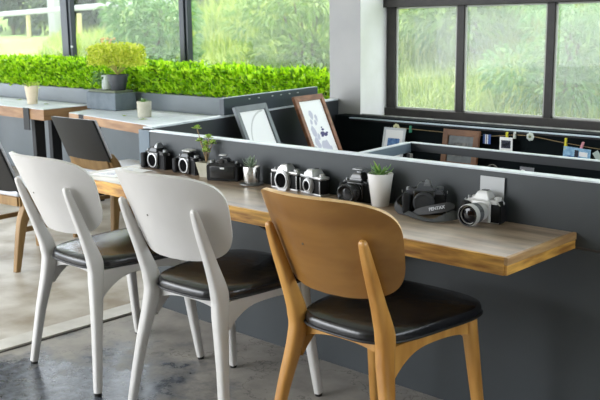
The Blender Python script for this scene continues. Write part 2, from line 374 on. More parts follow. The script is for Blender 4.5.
# hedge
n = 17000
HX = rng.uniform(-9.0, -2.89, n); hy = rng.uniform(0, 1, n); hz = rng.uniform(0, 1, n)
face = rng.integers(0, 3, n)
hy = np.where(face == 0, rng.uniform(-.02, .05, n), hy); hz = np.where(face == 1, rng.uniform(.86, 1.04, n), hz)
topz = .232-.045*np.clip((HX+6)/3, 0, 1)+.018*np.sin(HX*9)+.014*np.sin(HX*23+1)+.012*np.sin(HX*41)
P = np.stack([HX, 2.0+.34*hy, .89+topz*hz], 1)
D = np.stack([rng.normal(0, .6, n), rng.normal(-.45, .5, n), rng.normal(.75, .5, n)], 1)
HEDGE = leafmat('box_leaf', [(70, 118, 8), (134, 186, 14), (170, 216, 24), (204, 236, 60)], .45)
h = leaves('hedge', P, D, rng.uniform(.034, .062, n), rng.uniform(.022, .036, n), HEDGE)
tag(h, 'bright green clipped hedge growing along the left windows', 'hedge', kind='stuff')

# ------------------------------------------------------------------ outdoors
def hz_(x, y):
    base = -.10+.235*np.maximum(y-2.5, 0)+.05*np.sin(x*1.3+y*.8)+.03*np.sin(x*3.1-y*1.7)
    left = 1/(1+np.exp((x+13.5)/1.2))
    z2 = np.where(y > 8.2, .235*5.7-.1+.02*(y-8.2), base)
    steep = np.maximum(y-7, 0)*.20; z2 = z2+np.maximum(y-12.5, 0)*.6
    return base*(1-left)+z2*left+steep*(1-left)
nx, ny = 120, 70
xs_ = np.linspace(-36, 10, nx); ys_ = 2.45+(np.linspace(0, 1, ny)**1.5)*24
V = []; F = []
for j in range(ny):
    for i in range(nx): V.append((xs_[i], ys_[j], float(hz_(xs_[i], ys_[j]))))
for j in range(ny-1):
    for i in range(nx-1): a = j*nx+i; F.append((a, a+1, a+nx+1, a+nx))
me = bpy.data.meshes.new('ground'); me.from_pydata(V, [], F); me.materials.append(mat('hillside_earth', (92, 122, 44), .9, c2=(122, 144, 66), scale=1.4, detail=8))
me.polygons.foreach_set('use_smooth', [True]*len(F))
o = bpy.data.objects.new('floor', me); COL.objects.link(o); struct(o, 'grassy slope rising behind the windows')
# long grass
def blades(name, X, Y, H, Wd, m, lean=.35, z=None):
    n = len(X); Z = hz_(X, Y) if z is None else z
    P = np.stack([X, Y, Z-.02], 1); a = rng.uniform(0, 2*PI, n); ln = rng.uniform(.1, 1, n)*lean+.05
    d = np.stack([np.cos(a), np.sin(a), 0*a], 1); s = np.stack([-np.sin(a), np.cos(a), 0*a], 1)*Wd[:, None]/2
    up = np.array([0, 0, 1.]); H = H[:, None]; ln = ln[:, None]
    m1 = P+up*H*.55+d*H*ln*.35; tp = P+up*H*(1-.35*ln)+d*H*ln
    V = np.stack([P-s, P+s, m1+s*.8, m1-s*.8, tp], 1).reshape(-1, 3); i0 = np.arange(n)*5
    F = []
    for i in i0: F.append((i, i+1, i+2, i+3)); F.append((i+3, i+2, i+4))
    me = bpy.data.meshes.new(name); me.from_pydata(V.tolist(), [], F); me.materials.append(m)
    o = bpy.data.objects.new(name, me); COL.objects.link(o); return o
ng = 52000
Yg = 2.95+(rng.uniform(0, 1, ng)**1.3)*11; Xg = rng.uniform(0, 1, ng)
Xg = (-3.2-1.35*Yg)+(Xg-.5)*0+Xg*(Yg*.95+5.4)-2.4
Hg = rng.uniform(.18, .5, ng)*(1+.35*np.sin(Xg*1.1)*np.sin(Yg*1.7))
keep = ~((Yg > 7.9) & (Xg < -13.0))
GRASS = leafmat('long_grass', [(84, 114, 28), (124, 148, 46), (150, 168, 68), (178, 186, 110)], .6, .4)
tag(blades('long_grass', Xg[keep], Yg[keep], Hg[keep], np.full(keep.sum(), .02), GRASS, .9), 'pale green long grass covering the slope outside the windows', 'grass', kind='stuff')
def bush(x, y, w, h, d, label, m, n=2600, leaf=(.09, .05), stems=5, cat='bush', group=None, droop=.3, z=None, name='bush'):
    z0 = float(hz_(np.array(x), np.array(y))) if z is None else z
    t = thing(name, label, cat, (x, y, z0), 0, group)
    b = B()
    for k in range(stems):
        a = random.uniform(0, 2*PI); r = random.uniform(.05, .4)*w/2
        p, s = smoothpath([(math.cos(a)*.06, math.sin(a)*.06, -.05), (math.cos(a)*r*.5, math.sin(a)*r*.5, h*.45), (math.cos(a)*r, math.sin(a)*r, h*.8)], [(.05, .05), (.035, .035), (.012, .012)], 4)
        sweep(b, p, s, 6, 2)
    bm_obj('stems', b, mat('bark', (96, 84, 62), .8), t)
    # clumps
    nc = 26; C = np.stack([rng.normal(0, .3, nc)*w*.75, rng.normal(0, .3, nc)*d*.75, rng.uniform(.15, .92, nc)*h], 1)
    ci = rng.integers(0, nc, n); dirs = rng.normal(size=(n, 3)); dirs /= np.linalg.norm(dirs, axis=1)[:, None]
    rr = rng.uniform(.75, 1, n)[:, None]*np.array([w*.22, d*.22, h*.16])
    P = C[ci]+dirs*rr; P[:, 2] = np.maximum(P[:, 2], .02)
    D = dirs+np.array([0, 0, .15])
    leaves('foliage', P, D, rng.uniform(leaf[0]*.7, leaf[0]*1.2, n), rng.uniform(leaf[1]*.7, leaf[1]*1.2, n), m, t, droop=droop)
    return t
BLGR = leafmat('blue_green_leaf', [(74, 120, 54), (102, 146, 74), (138, 168, 100)], .5)
YLGR = leafmat('light_leaf', [(82, 120, 38), (116, 150, 60), (142, 166, 86)], .5)
FALL = leafmat('fallen_leaf', [(150, 180, 60), (176, 196, 84)], .5)
DKGR = leafmat('dark_leaf', [(40, 60, 36), (58, 78, 48), (76, 94, 62)], .5)
bush(-8.3, 4.6, 1.7, 1.75, 1.2, 'blue green feathery bush outside between the two dark window posts', BLGR, 3800, (.13, .045))
bush(-6.0, 5.2, 1.9, 1.5, 1.2, 'pale leafy bush outside, just right of the second window post', YLGR, 3800, (.12, .04))
bush(-5.0, 7.2, 2.6, 1.9, 1.4, 'light green bush on the slope seen beside the pillar', YLGR, 3800, (.15, .06))
bush(-2.6, 5.2, 1.3, 1.2, 1.0, 'pale bush seen through the first pane right of the pillar', BLGR, 2800, (.1, .04))
bush(-2.5, 8.0, 2.4, 2.0, 1.4, 'wide light bush higher on the slope behind the middle pane', YLGR, 3600, (.15, .06))
bush(-.6, 5.4, 1.6, 1.7, 1.2, 'darker bush seen through the rightmost pane', BLGR, 3400, (.12, .05))
for i, (x, y, w, h, lb) in enumerate([(-25.5, 12.2, 3.0, 3.6, 'dark tree beyond the road at the far left'), (-21.6, 12.0, 2.6, 3.2, 'dark tree beyond the road, right of the white gate post'), (-17.6, 13.2, 2.8, 3.0, 'grey green tree beyond the road behind the white rail')]):
    bush(x, y, w, h, 2, lb, DKGR, 3000, (.26, .14), 4, 'tree', None, name='distant_tree')
# road rail
def hzf(x, y): return float(hz_(np.array(float(x)), np.array(float(y))))
RWH = mat('white_rail_paint', (150, 152, 148), .6)
t = thing('guard_rail', 'white horizontal rail along the road at the top left of the slope', 'rail', (-18, 9, 0))
b = B(); sweep(b, [(-6, 0, 1.80), (-2.2, 0, 1.87), (2.6, -.1, 1.97), (5.0, -.3, 1.99)], [(.09, .13)]*4, 8, 4, up=(0, 0, 1)); bm_obj('rail', b, RWH, t)
for dx in (-1.2, 1.1, 4.0):
    b = B(); box(b, (dx, .08, (1.9+hzf(-18+dx, 9.08))/2-.1), (.1, .08, 1.95-hzf(-18+dx, 9.08)), .01); bm_obj('post', b, mat('rail_post', (170, 160, 110), .7), t)
t = thing('gate_post', 'thick pale gate post beside the left window post, outside', 'post', (-18.8, 9.6, hzf(-18.8, 9.6)-.05))
b = B(); box(b, (0, 0, .8), (.30, .22, 1.6), .02); bm_obj('shaft', b, RWH, t)
b = B(); box(b, (0, 0, 1.63), (.36, .28, .06), .015); bm_obj('cap', b, RWH, t)

# ------------------------------------------------------------------ counter
t = thing('wall_counter', 'long worn wooden counter fixed to the charcoal partition, holding the old cameras', 'counter')
TH = .055; X0 = -2.39
b = B(); box(b, ((X0)/2, -.219, .75-.006), (-X0-.004, .434, .012), .002); bm_obj('top_board', b, COUNTER, t, smooth=0)
b = B(); box(b, (X0/2, -.441, .7215), (-X0, .012, .057), .0015, mi=0)

bm_obj('front_edging', b, [CEDGE, JOINT], t, smooth=0)
b = B(); box(b, (.006, -.220, .738), (.014, .452, .024), .0015, mi=1); box(b, (.004, -.220, .709), (.012, .445, .030), .0015, mi=0)
bm_obj('end_edging', b, [CEDGE, CEDGE2], t, smooth=0)
b = B(); box(b, (X0/2, -.21, .714), (-X0-.02, .40, .046)); bm_obj('under_board', b, CEDGE, t, smooth=0)
for x in (-2.2, -1.3, -.75):
    b = B(); prism(b, [(-.003, .689), (-.30, .689), (-.30, .675), (-.03, .50), (-.003, .50)], x-.012, x+.012, 'x'); bm_obj('bracket', b, STEELB, t, smooth=0)

# ------------------------------------------------------------------ front chairs
def shell_panel(Wd, Hh, Z0, yb, bow, lean, nn, tp, th, N=72, R=9):
    """curved plywood panel with a superelliptic outline; faces: 0 broad, 1 edge"""
    bm = B(); fr, bk = [], []
    def pt(rho, t):
        c, s = math.cos(t), math.sin(t); v = math.copysign(abs(s)**(2/nn), s)*rho
        x = Wd*(1+tp*v)*math.copysign(abs(c)**(2/nn), c)*rho
        return x, yb+bow*x*x-lean*v*Hh, Z0+v*Hh
    for off in (0, 1):
        rows = []
        for r in range(1, R+1):
            row = []
            for k in range(N):
                x, y, z = pt(r/R, 2*PI*k/N)
                nv = Vector((2*bow*x, -1, -lean)).normalized()*(-th/2 if off else th/2)
                row.append(bm.verts.new(Vector((x, y, z))+nv))
            rows.append(row)
        x, y, z = pt(0, 0); nv = Vector((0, -1, -lean)).normalized()*(-th/2 if off else th/2)
        c = bm.verts.new(Vector((x, y, z))+nv)
        for k in range(N): bm.faces.new((c, rows[0][k], rows[0][(k+1) % N]))
        for a, bb in zip(rows, rows[1:]):
            for k in range(N): bm.faces.new((a[k], bb[k], bb[(k+1) % N], a[(k+1) % N]))
        (fr if not off else bk).extend(rows[-1])
    for k in range(N):
        f = bm.faces.new((fr[k], fr[(k+1) % N], bk[(k+1) % N], bk[k])); f.material_index = 1
    bmesh.ops.recalc_face_normals(bm, faces=bm.faces[:]); return bm
def cushion(out, zs, crown=.012, N=72):
    """out: function t->(x,y); zs: list of (inset,z)"""
    bm = B(); rings = []
    for ins, z in zs:
        rings.append([bm.verts.new((out(2*PI*k/N)[0]*ins, out(2*PI*k/N)[1]*ins+.1*(1-ins), z)) for k in range(N)])
    for a, b_ in zip(rings, rings[1:]):
        for k in range(N): bm.faces.new((a[k], a[(k+1) % N], b_[(k+1) % N], b_[k]))
    last = rings[-1]; z = zs[-1][1]; M_ = 7
    for m_ in range(1, M_):
        rr = 1-m_/M_; ring = [bm.verts.new((v.co.x*rr, (v.co.y-.1)*rr+.1, z+crown*(1-rr*rr))) for v in last] if m_ == 1 else \
            [bm.verts.new((v.co.x*rr, (v.co.y-.1)*rr+.1, z+crown*(1-rr*rr))) for v in last]
        prev = rings[-1] if m_ == 1 else prevr
        for k in range(N): bm.faces.new((prev[k], prev[(k+1) % N], ring[(k+1) % N], ring[k]))
        prevr = ring
    c = bm.verts.new((0, .1, z+crown))
    for k in range(N): bm.faces.new((prevr[k], prevr[(k+1) % N], c))
    bm.faces.new(rings[0]); bmesh.ops.recalc_face_normals(bm, faces=bm.faces[:]); return bm
def seat_outline(t):
    c, s = math.cos(t), math.sin(t); v = math.copysign(abs(s)**(2/4.2), s); u = math.copysign(abs(c)**(2/4.2), c)
    return u*(.228+.030*v), .10+.262*v+(.012*(1-u*u) if v > 0 else -.01*(1-u*u))
def cafe_chair(label, wood, ply, edge, loc, rz, group):
    t = thing('cafe_chair', label, 'chair', loc, rz, group)
    for s in (-1, 1):
        p, sz = smoothpath([(s*.256, -.214, .012), (s*.222, -.182, .25), (s*.186, -.152, .44), (s*.183, -.150, .525), (s*.186, -.186, .63), (s*.189, -.236, .76), (s*.190, -.262, .832)],
                           [(.030, .030), (.039, .040), (.049, .058), (.050, .064), (.042, .044), (.034, .032), (.026, .022)], 6)
        p += [p[-1]+Vector((0, -.003, .007)), p[-1]+Vector((0, -.005, .011))]; sz += [(.021, .017), (.010, .008)]
        b = B(); sweep(b, p, sz, 16, 3.4); lg = bm_obj('rear_leg', b, wood, t, smooth=60)
        b = B(); lathe(b, [(.015, 0), (.015, .013)], 12, Matrix.Translation((s*.256, -.214, 0))); bm_obj('foot_cap', b, RUBBER, lg)
        p, sz = smoothpath([(s*.238, .323, .012), (s*.222, .294, .24), (s*.206, .264, .485)], [(.030, .030), (.040, .038), (.050, .046)], 5)
        b = B(); sweep(b, p, sz, 16, 3.4); lg = bm_obj('front_leg', b, wood, t, smooth=60)
        b = B(); lathe(b, [(.014, 0), (.014, .013)], 12, Matrix.Translation((s*.238, .323, 0))); bm_obj('foot_cap', b, RUBBER, lg)
    # arched rails
    def rail(a, c, th, hm=.038, he=.085, top=.488, he2=None):
        a = Vector(a); c = Vector(c); b = B(); n = 14; d = (c-a); nrm = Vector((-d.y, d.x, 0)).normalized()*th/2; L = []
        for k in range(n+1):
            u = k/n; e = abs(2*u-1)**2.6; hx = he if u < .5 or he2 is None else he2; q = a+d*u; zt = top; zb = top-(hm+(hx-hm)*e)
            L.append([b.verts.new(v) for v in ((q+nrm).to_tuple()[:2]+(zt,), (q-nrm).to_tuple()[:2]+(zt,), (q-nrm).to_tuple()[:2]+(zb,), (q+nrm).to_tuple()[:2]+(zb,))])
        for r0, r1 in zip(L, L[1:]):
            for k in range(4): b.faces.new((r0[k], r0[(k+1) % 4], r1[(k+1) % 4], r1[k]))
        b.faces.new(L[0]); b.faces.new(L[-1]); bmesh.ops.recalc_face_normals(b, faces=b.faces[:])
        return bm_obj('seat_rail', b, wood, t, smooth=40)
    for s in (-1, 1): rail((s*.186, -.135, 0), (s*.205, .25, 0), .022, hm=.032, he=.12, he2=.055)
    rail((-.17, -.115, 0), (.17, -.115, 0), .022, hm=.022, he=.05); rail((-.19, .268, 0), (.19, .268, 0), .022, he=.07)
    st = bm_obj('seat', cushion(seat_outline, [(.93, .489), (.992, .491), (1.0, .498), (1.0, .514), (.985, .526), (.95, .531)], .008), VINYL, t, smooth=50)
    b = B(); N = 80; ring = [Vector((seat_outline(2*PI*k/N)[0]*1.004, (seat_outline(2*PI*k/N)[1]-.1)*1.004+.1, .495)) for k in range(N+1)]
    sweep(b, ring, [(.009, .009)]*(N+1), 6, 2, up=(0, 0, 1)); bm_obj('piping', b, PIPING, st, smooth=60)
    bp = bm_obj('backrest', shell_panel(.262, .161, .799, -.272, 1.60, .443, 3.75, .097, .014), [ply, edge], t, smooth=45)
    b = B()
    for s in (-1, 1):
        for z in (.745, .80):
            pass
    for (x, z) in ((-.03, .80),):
        lathe(b, [(.004, 0), (.003, .002)], 10, AX((x, -.272-.443*(z-.799)-.0075+1.6*x*x, z), (0, -1, -.44)))
    bm_obj('screw_plug', b, BRKT, bp)
    return t
GRP = 'cafe chairs pulled up to the counter'
c1 = cafe_chair('white painted wooden chair with black seat, left of the two white chairs at the counter', WHITE, WHITE, WHITE, (-1.800, -.660, 0), -.03, GRP)
c2 = dup(c1); c2.location = (-1.118, -.627, 0); c2.rotation_euler = (0, 0, .046); c2['label'] = 'white painted wooden chair with black seat, right beside the honey wooden chair'
c3 = cafe_chair('honey wooden chair with black vinyl seat near the right end of the counter', HONEY, HONEYP, WOODEDGE, (-.406, -.581, 0), -.011, GRP)
b = B(); box(b, (-.205, -.118, .445), (.006, .075, .012), .001); box(b, (-.213, -.148, .415), (.004, .016, .075), .001); bm_obj('steel_bracket', b, BRKT, c1)

# ------------------------------------------------------------------ dining chairs at the tables
OAK = mat('oak_wood', (126, 96, 54), .5, c2=(156, 124, 78), scale=5, stretch=(3, 3, .5), detail=6)
SHELLB = mat('black_shell', (21, 22, 24), .42, bump=.05, bscale=40)
LGREY = mat('pale_grey_pad', (200, 202, 208), .5)
def dining_chair(label, loc, rz, ds=0., dz=0., hh=0.):
    t = thing('dining_chair', label, 'chair', loc, rz, 'dark backed chairs at the dining tables')
    for s in (-1, 1):
        p, sz = smoothpath([(s*.225, -.25, 0), (s*.225, -.225+ds*.55, .28), (s*.225, -.20+ds, .50+dz), (s*.226, -.245+ds, .62+dz)], [(.034, .036), (.05, .06), (.06, .085), (.03, .04)], 5)
        b = B(); sweep(b, p, sz, 12, 4); bm_obj('rear_leg', b, OAK, t)
        p, sz = smoothpath([(s*.235, .25, 0), (s*.225, .235, .44)], [(.034, .034), (.05, .05)], 4)
        b = B(); sweep(b, p, sz, 12, 4); bm_obj('front_leg', b, OAK, t)
        b = B(); box(b, (s*.222, .02, .25), (.02, .44, .03), .003); bm_obj('stretcher', b, OAK, t, smooth=0)
        b = B(); box(b, (s*.222, .02, .425), (.022, .44, .055), .003); bm_obj('seat_rail', b, OAK, t, smooth=0)
    for y in (-.20, .235):
        b = B(); box(b, (0, y, .425), (.44, .022, .055), .003); bm_obj('seat_rail', b, OAK, t, smooth=0)
    b = B(); box(b, (0, -.245+ds, .545+dz), (.44, .02, .085), .005, rot=(.33, 0, 0)); bm_obj('back_rail', b, OAK, t, smooth=0)
    b = B(); box(b, (0, .02, .477), (.47, .47, .046), .018, seg=3); bm_obj('seat', b, LGREY, t)
    def panel(off, th, m, nm, par, sc=1):
        b = B(); N = 12; rows = []
        for d in (0, 1):
            for v in (0, 1):
                r = []
                for k in range(N+1):
                    u = -1+2*k/N; x = .245*u*sc; z = .575+((.29+hh)*v-.145)*sc+.145; y = -.262+ds-.42*(z-.575)+.25*x*x+off+th*d; z += dz
                    r.append(b.verts.new((x, y, z)))
                rows.append(r)
        A, Bq, C_, D_ = rows
        for k in range(N):
            b.faces.new((A[k], A[k+1], Bq[k+1], Bq[k])); b.faces.new((C_[k], C_[k+1], D_[k+1], D_[k])); b.faces.new((A[k], A[k+1], C_[k+1], C_[k])); b.faces.new((Bq[k], Bq[k+1], D_[k+1], D_[k]))
        for k in (0, N): b.faces.new((A[k], Bq[k], D_[k], C_[k]))
        bmesh.ops.recalc_face_normals(b, faces=b.faces[:])
        bmesh.ops.bevel(b, geom=[e for e in b.edges if e.calc_face_angle(0) > .8], offset=.004, segments=2, affect='EDGES')
        return bm_obj(nm, b, m, par)
    bk = panel(-.012, .014, SHELLB, 'backrest', t); panel(.0025, .02, LGREY, 'back_pad', bk, .992)
    return t
dining_chair('dark backed wooden chair standing at the table with the grey stone block', (-3.79, .85, 0), .02)
d2 = dining_chair('dark backed wooden chair cut off by the left edge of the photo', (-3.73, .07, 0), .10, .055, -.095, .10)

# ------------------------------------------------------------------ dining tables
def slab_table(label, poly, th, ztop, legs, brk, group='thick wooden tables under the left windows'):
    cx = sum(p[0] for p in poly)/4; cy = sum(p[1] for p in poly)/4
    t = thing('dining_table', label, 'table', (cx, cy, 0), 0, group)
    L = [(p[0]-cx, p[1]-cy) for p in poly]
    b = B(); prism(b, L, ztop-th, ztop-.006, bev=.002, mi=0); bm_obj('tabletop', b, TEDGE, t, smooth=0)
    b = B(); prism(b, [(x*.999, y*.998) for x, y in L], ztop-.005, ztop, mi=0); bm_obj('surface', b, TTOP, t, smooth=0)
    for (x, y) in legs:
        b = B(); box(b, (x-cx, y-cy, (ztop-th)/2), (.06, .10, ztop-th-.002), .003); bm_obj('leg', b, STEELB, t, smooth=0)
    for (x, y, w) in brk:
        b = B(); box(b, (x-cx, y-cy-.006, ztop-th*.5-.05), (w, .008, th+.1), .002); bm_obj('edge_clamp', b, STEELB, t, smooth=0)
    return t
slab_table('thick wooden dining table at the far left with a beige pot on it', [(-8.4, 1.43), (-5.70, 1.40), (-5.76, 1.95), (-8.4, 1.95)], .10, .75, [(-5.98, 1.50), (-6.2, 1.8), (-8.0, 1.5), (-8.0, 1.85)], [(-5.99, 1.400, .10)])
slab_table('thick wooden dining table beside the low side wall, with a cement pot and stone block', [(-5.26, 1.38), (-3.3, 1.09), (-2.83, 1.95), (-5.5, 1.95)], .075, .75, [(-5.02, 1.46), (-4.05, 1.36), (-4.4, 1.75), (-3.2, 1.6)], [(-5.0, 1.348, .10)])
b = B(); 
# fallen leaves
for (x, y, lb) in [(-4.26, 1.36, 'pale green leaf lying just right of the round cement pot'), (-3.75, 1.62, 'pale green leaf on the table farthest right from the round cement pot'), (-4.57, 1.45, 'pale green leaf just left of the round cement pot'), (-6.18, 1.74, 'pale green leaf on the far left table beside the beige pot'), (-6.9, 1.80, 'pale green leaf on the far left table, farthest left')]:
    b = B(); a = random.uniform(0, 6); q = [(.0, .0, 0), (.035, .022, .008), (.08, 0, .002), (.035, -.024, .006)]
    vs = [b.verts.new((math.cos(a)*u-math.sin(a)*v, math.sin(a)*u+math.cos(a)*v, w)) for u, v, w in q]; b.faces.new(vs)
    r = bmesh.ops.solidify(b, geom=b.faces[:], thickness=.002)
    o = bm_obj('fallen_leaf', b, FALL); o.location = (x, y, .7525); tag(o, lb, 'leaf', 'leaves fallen on the dining tables')

# ------------------------------------------------------------------ pots
def pot(name, label, loc, r0, r1, h, m, cat='plant pot', soil=True, rim=.004, n=28):
    t = thing(name, label, cat, loc)
    b = B(); lathe(b, [(r0*.96, 0), (r0, .004), (r1, h-.003), (r1-rim*.4, h), (r1-rim, h-.002), (r1-rim-.002, h*.85), (.002, h*.84)], n); bm_obj('pot', b, m, t, smooth=50)
    if soil:
        b = B(); lathe(b, [(r1-rim-.001, h*.86), (r1*.5, h*.89), (.002, h*.9)], n, cap=False); bm_obj('soil', b, SOIL, t)
    return t
SUCC = leafmat('succulent_green', [(62, 108, 46), (96, 140, 66), (126, 160, 84)], .45, .1)
PALES = leafmat('grey_green_succulent', [(112, 134, 112), (146, 164, 140), (176, 188, 166)], .5, .1)
JADE = leafmat('jade_leaf', [(112, 150, 42), (146, 180, 64), (180, 200, 96)], .4, .2)
def rosette(t, base, n, L, Wd, m, spread=(.3, 1.1), name='leaf'):
    """thick pointed leaves joined in one mesh"""
    b = B()
    for k in range(n):
        a = k*2.4; e = spread[0]+(spread[1]-spread[0])*(k/n); l = L*(.7+.5*random.random())
        d = Vector((math.cos(a)*math.sin(e), math.sin(a)*math.sin(e), math.cos(e)))
        p = [Vector(base), Vector(base)+d*l*.4, Vector(base)+d*l*.8+Vector((0, 0, -.1*l*e)), Vector(base)+d*l+Vector((0, 0, .02*l))]
        sweep(b, p, [(Wd*.6, Wd*.35), (Wd, Wd*.4), (Wd*.6, Wd*.28), (Wd*.08, Wd*.06)], 8, 2, up=(0.01, 0.02, 1))
    return bm_obj(name, b, m, t, smooth=60)
# white pot
t = pot('potted_succulent', 'smooth white tapered pot with a green aloe on the counter', (-.772, -.062, .75), .034, .050, .128, POTW)
rosette(t, (0, 0, .116), 15, .056, .016, SUCC, (.6, 1.35), 'aloe_leaves')
b = B(); sweep(b, [(0, 0, .10), (-.012, .002, .14), (-.022, -.006, .165), (-.028, -.008, .175)], [(.012, .005), (.010, .004), (.006, .003), (.001, .001)], 8, 2, up=(0.1, 1, 0)); bm_obj('tall_leaf', b, JADE, t)
# small steel pot on saucer
t = pot('potted_succulent', 'small brushed steel pot with a pale cactus on the counter', (-1.500, -.058, .7575), .036, .038, .075, STEEL)
rosette(t, (0, 0, .068), 16, .05, .012, PALES, (.1, 1.1), 'cactus_leaves'); rosette(t, (-.012, .004, .09), 8, .035, .010, PALES, (.1, 1.3), 'cactus_leaves')
b = B(); lathe(b, [(.042, 0), (.055, .005), (.054, .007), (.042, .005), (.002, .005)], 28); o = bm_obj('saucer', b, CHROMED); o.location = (-1.500, -.060, .75); tag(o, 'thin grey metal saucer under the small steel pot', 'saucer')
# jade plant in square cement pot
t = thing('potted_jade_plant', 'spindly jade plant in a square tapered cement pot between the cameras', 'potted plant', (-1.822, -.044, .75), .1)
b = B(); r0, r1, h = .024, .037, .070
lo = [b.verts.new((sx*r0, sy*r0, 0)) for sx, sy in ((-1, -1), (1, -1), (1, 1), (-1, 1))]; hi = [b.verts.new((sx*r1, sy*r1, h)) for sx, sy in ((-1, -1), (1, -1), (1, 1), (-1, 1))]
hi2 = [b.verts.new((sx*(r1-.006), sy*(r1-.006), h)) for sx, sy in ((-1, -1), (1, -1), (1, 1), (-1, 1))]; dn = [b.verts.new((sx*(r1-.008), sy*(r1-.008), h-.012)) for sx, sy in ((-1, -1), (1, -1), (1, 1), (-1, 1))]
b.faces.new(lo)
for A_, B_ in ((lo, hi), (hi, hi2), (hi2, dn)):
    for k in range(4): b.faces.new((A_[k], A_[(k+1) % 4], B_[(k+1) % 4], B_[k]))
f = b.faces.new(dn); f.material_index = 1; bmesh.ops.recalc_face_normals(b, faces=b.faces[:]); bm_obj('pot', b, [POTC, SOIL], t, smooth=0)
b = B(); tips = [(-.045, -.01, .225), (-.036, .0, .165), (.020, .0, .185), (.032, .01, .158), (.0, .0, .15), (-.012, .01, .125), (.012, -.01, .12)]
for q in tips: sweep(b, [(0, 0, .07), (q[0]*.45, q[1]*.5, .07+(q[2]-.07)*.5), q], [(.007, .007), (.005, .005), (.004, .004)], 6, 2, up=(.1, 1, 0))
bm_obj('stems', b, mat('jade_stem', (140, 118, 84), .7), t)
b = B()
for q in tips:
    for k in range(9):
        a = k*2.4; e = .4+.13*k; d = Vector((math.cos(a)*math.sin(e), math.sin(a)*math.sin(e), math.cos(e)))
        p = Vector(q)+d*.004; Lf = random.uniform(.016, .024)
        sweep(b, [p, p+d*Lf*.35, p+d*Lf*.75, p+d*Lf], [(.004, .003), (.012, .005), (.012, .005), (.004, .002)], 8, 2, up=(.02, .03, 1))
bm_obj('leaves', b, JADE, t, smooth=60)
# pots on the tables
t = pot('potted_plant', 'beige tapered paper pot with tiny leaves on the far left table', (-6.33, 1.66, .7505), .045, .066, .175, POTB)
P = rng.normal(0, .035, (90, 3)); P[:, 2] = .165+abs(P[:, 2])*.35; leaves('leaves', P, rng.normal(size=(90, 3))+[0, 0, .6], .03, .02, FALL, t)
t = pot('potted_plant', 'round pale cement pot with a small plant on the table beside the side wall', (-4.40, 1.53, .7505), .054, .058, .125, POTC)
rosette(t, (0, 0, .105), 12, .05, .022, SUCC, (.2, 1.2), 'leaves')
# stone block and the pots standing on it
t = thing('stone_block', 'dark grey stone block standing at the back of the table', 'block', (-5.24, 1.80, .7505), 0)
b = B(); box(b, (0, 0, .075), (.44, .22, .15), .008); bm_obj('block', b, STONE, t, smooth=0); b = B(); box(b, (0, 0, .160), (.40, .19, .018), .003); bm_obj('top_tray', b, mat('mossy_tray', (96, 104, 84), .7), t, smooth=0)
ZBk = .7515+.1695
t = pot('potted_shrub', 'yellow green leafy shrub in a dark plastic pot on the stone block', (-5.12, 1.80, ZBk), .062, .092, .135, POTD, cat='potted plant')
b = B()
for k in range(26):
    a = random.uniform(0, 2*PI); r = random.uniform(.05, .34); hh = random.uniform(.22, .40)
    sweep(b, [(0, 0, .13), (math.cos(a)*r*.4, math.sin(a)*r*.3, .13+(hh-.13)*.6), (math.cos(a)*r, math.sin(a)*r*.6, hh)], [(.006, .006), (.004, .004), (.002, .002)], 5, 2, up=(.1, .99, 0.02))
bm_obj('stems', b, mat('shrub_stem', (168, 160, 92), .7), t)
n = 2600; a = rng.uniform(0, 2*PI, n); r = np.sqrt(rng.uniform(0, 1, n)); u = rng.uniform(0, 1, n)
P = np.stack([np.cos(a)*r*.36-.02, np.sin(a)*r*.17, .15+.24*u*(1-.4*r**2)+.06*r], 1); kp = (u > .35*(1-r)) 
P = P[kp]; leaves('foliage', P, rng.normal(size=(len(P), 3))*[1, 1, .7]+[0, 0, .5], .035, .018, leafmat('lime_leaf', [(150, 172, 30), (200, 212, 60), (226, 228, 104)], .5), t)
BUD = mat('pink_bud', (214, 170, 130), .6)
for k in range(7):
    q = Vector((random.uniform(-.26, .0), random.uniform(-.05, .05), random.uniform(.39, .43))); b = B(); lathe(b, [(.003, 0), (.012, .008), (.011, .018), (.002, .022)], 8, Matrix.Translation(q)); bm_obj('bud', b, BUD, t)
t = pot('glass_jar', 'small pale jar with trailing sprigs beside the dark pot on the stone block', (-5.29, 1.80, ZBk+.001), .045, .045, .125, mat('frosted_jar', (176, 186, 178), .2), cat='jar', soil=False)
n = 260; P = np.stack([rng.uniform(-.15, .02, n), rng.normal(-.03, .03, n), rng.uniform(.05, .15, n)], 1); leaves('sprigs', P, rng.normal(size=(n, 3))+[-.3, 0, -.2], .03, .012, SUCC, t)

# ------------------------------------------------------------------ leaning picture frames
def picture(name, label, w, h, bar, th, fm, art, cat='picture frame', matw=0, pap=None):
    """local: x width, z up, front = -y"""
    t = thing(name, label, cat)
    b = B()
    for s in (-1, 1): prism(b, [(s*w/2, 0), (s*w/2, h), (s*(w/2-bar), h-bar), (s*(w/2-bar), bar)], -th/2, th/2, 'y', bev=.002)
    for z0, z1 in ((0, bar), (h, h-bar)): prism(b, [(-w/2, z0), (w/2, z0), (w/2-bar, z1), (-w/2+bar, z1)], -th/2, th/2, 'y', bev=.002)
    bm_obj('frame', b, fm, t, smooth=0)
    b = B(); box(b, (0, .003, h/2), (w-2*bar+.004, .006, h-2*bar+.004)); p = bm_obj('print', b, pap or PAPER, t, smooth=0)
    art(p, w-2*bar, h-2*bar, h/2)
    b = B(); box(b, (0, th/2+.001, h/2), (w-bar, .003, h-bar)); bm_obj('backing', b, mat('backing_board', (96, 84, 70), .8), t, smooth=0)
    return t
def lean(t, loc, rz, tilt):
    t.rotation_euler = Euler((tilt, 0, rz), 'XYZ'); t.location = loc
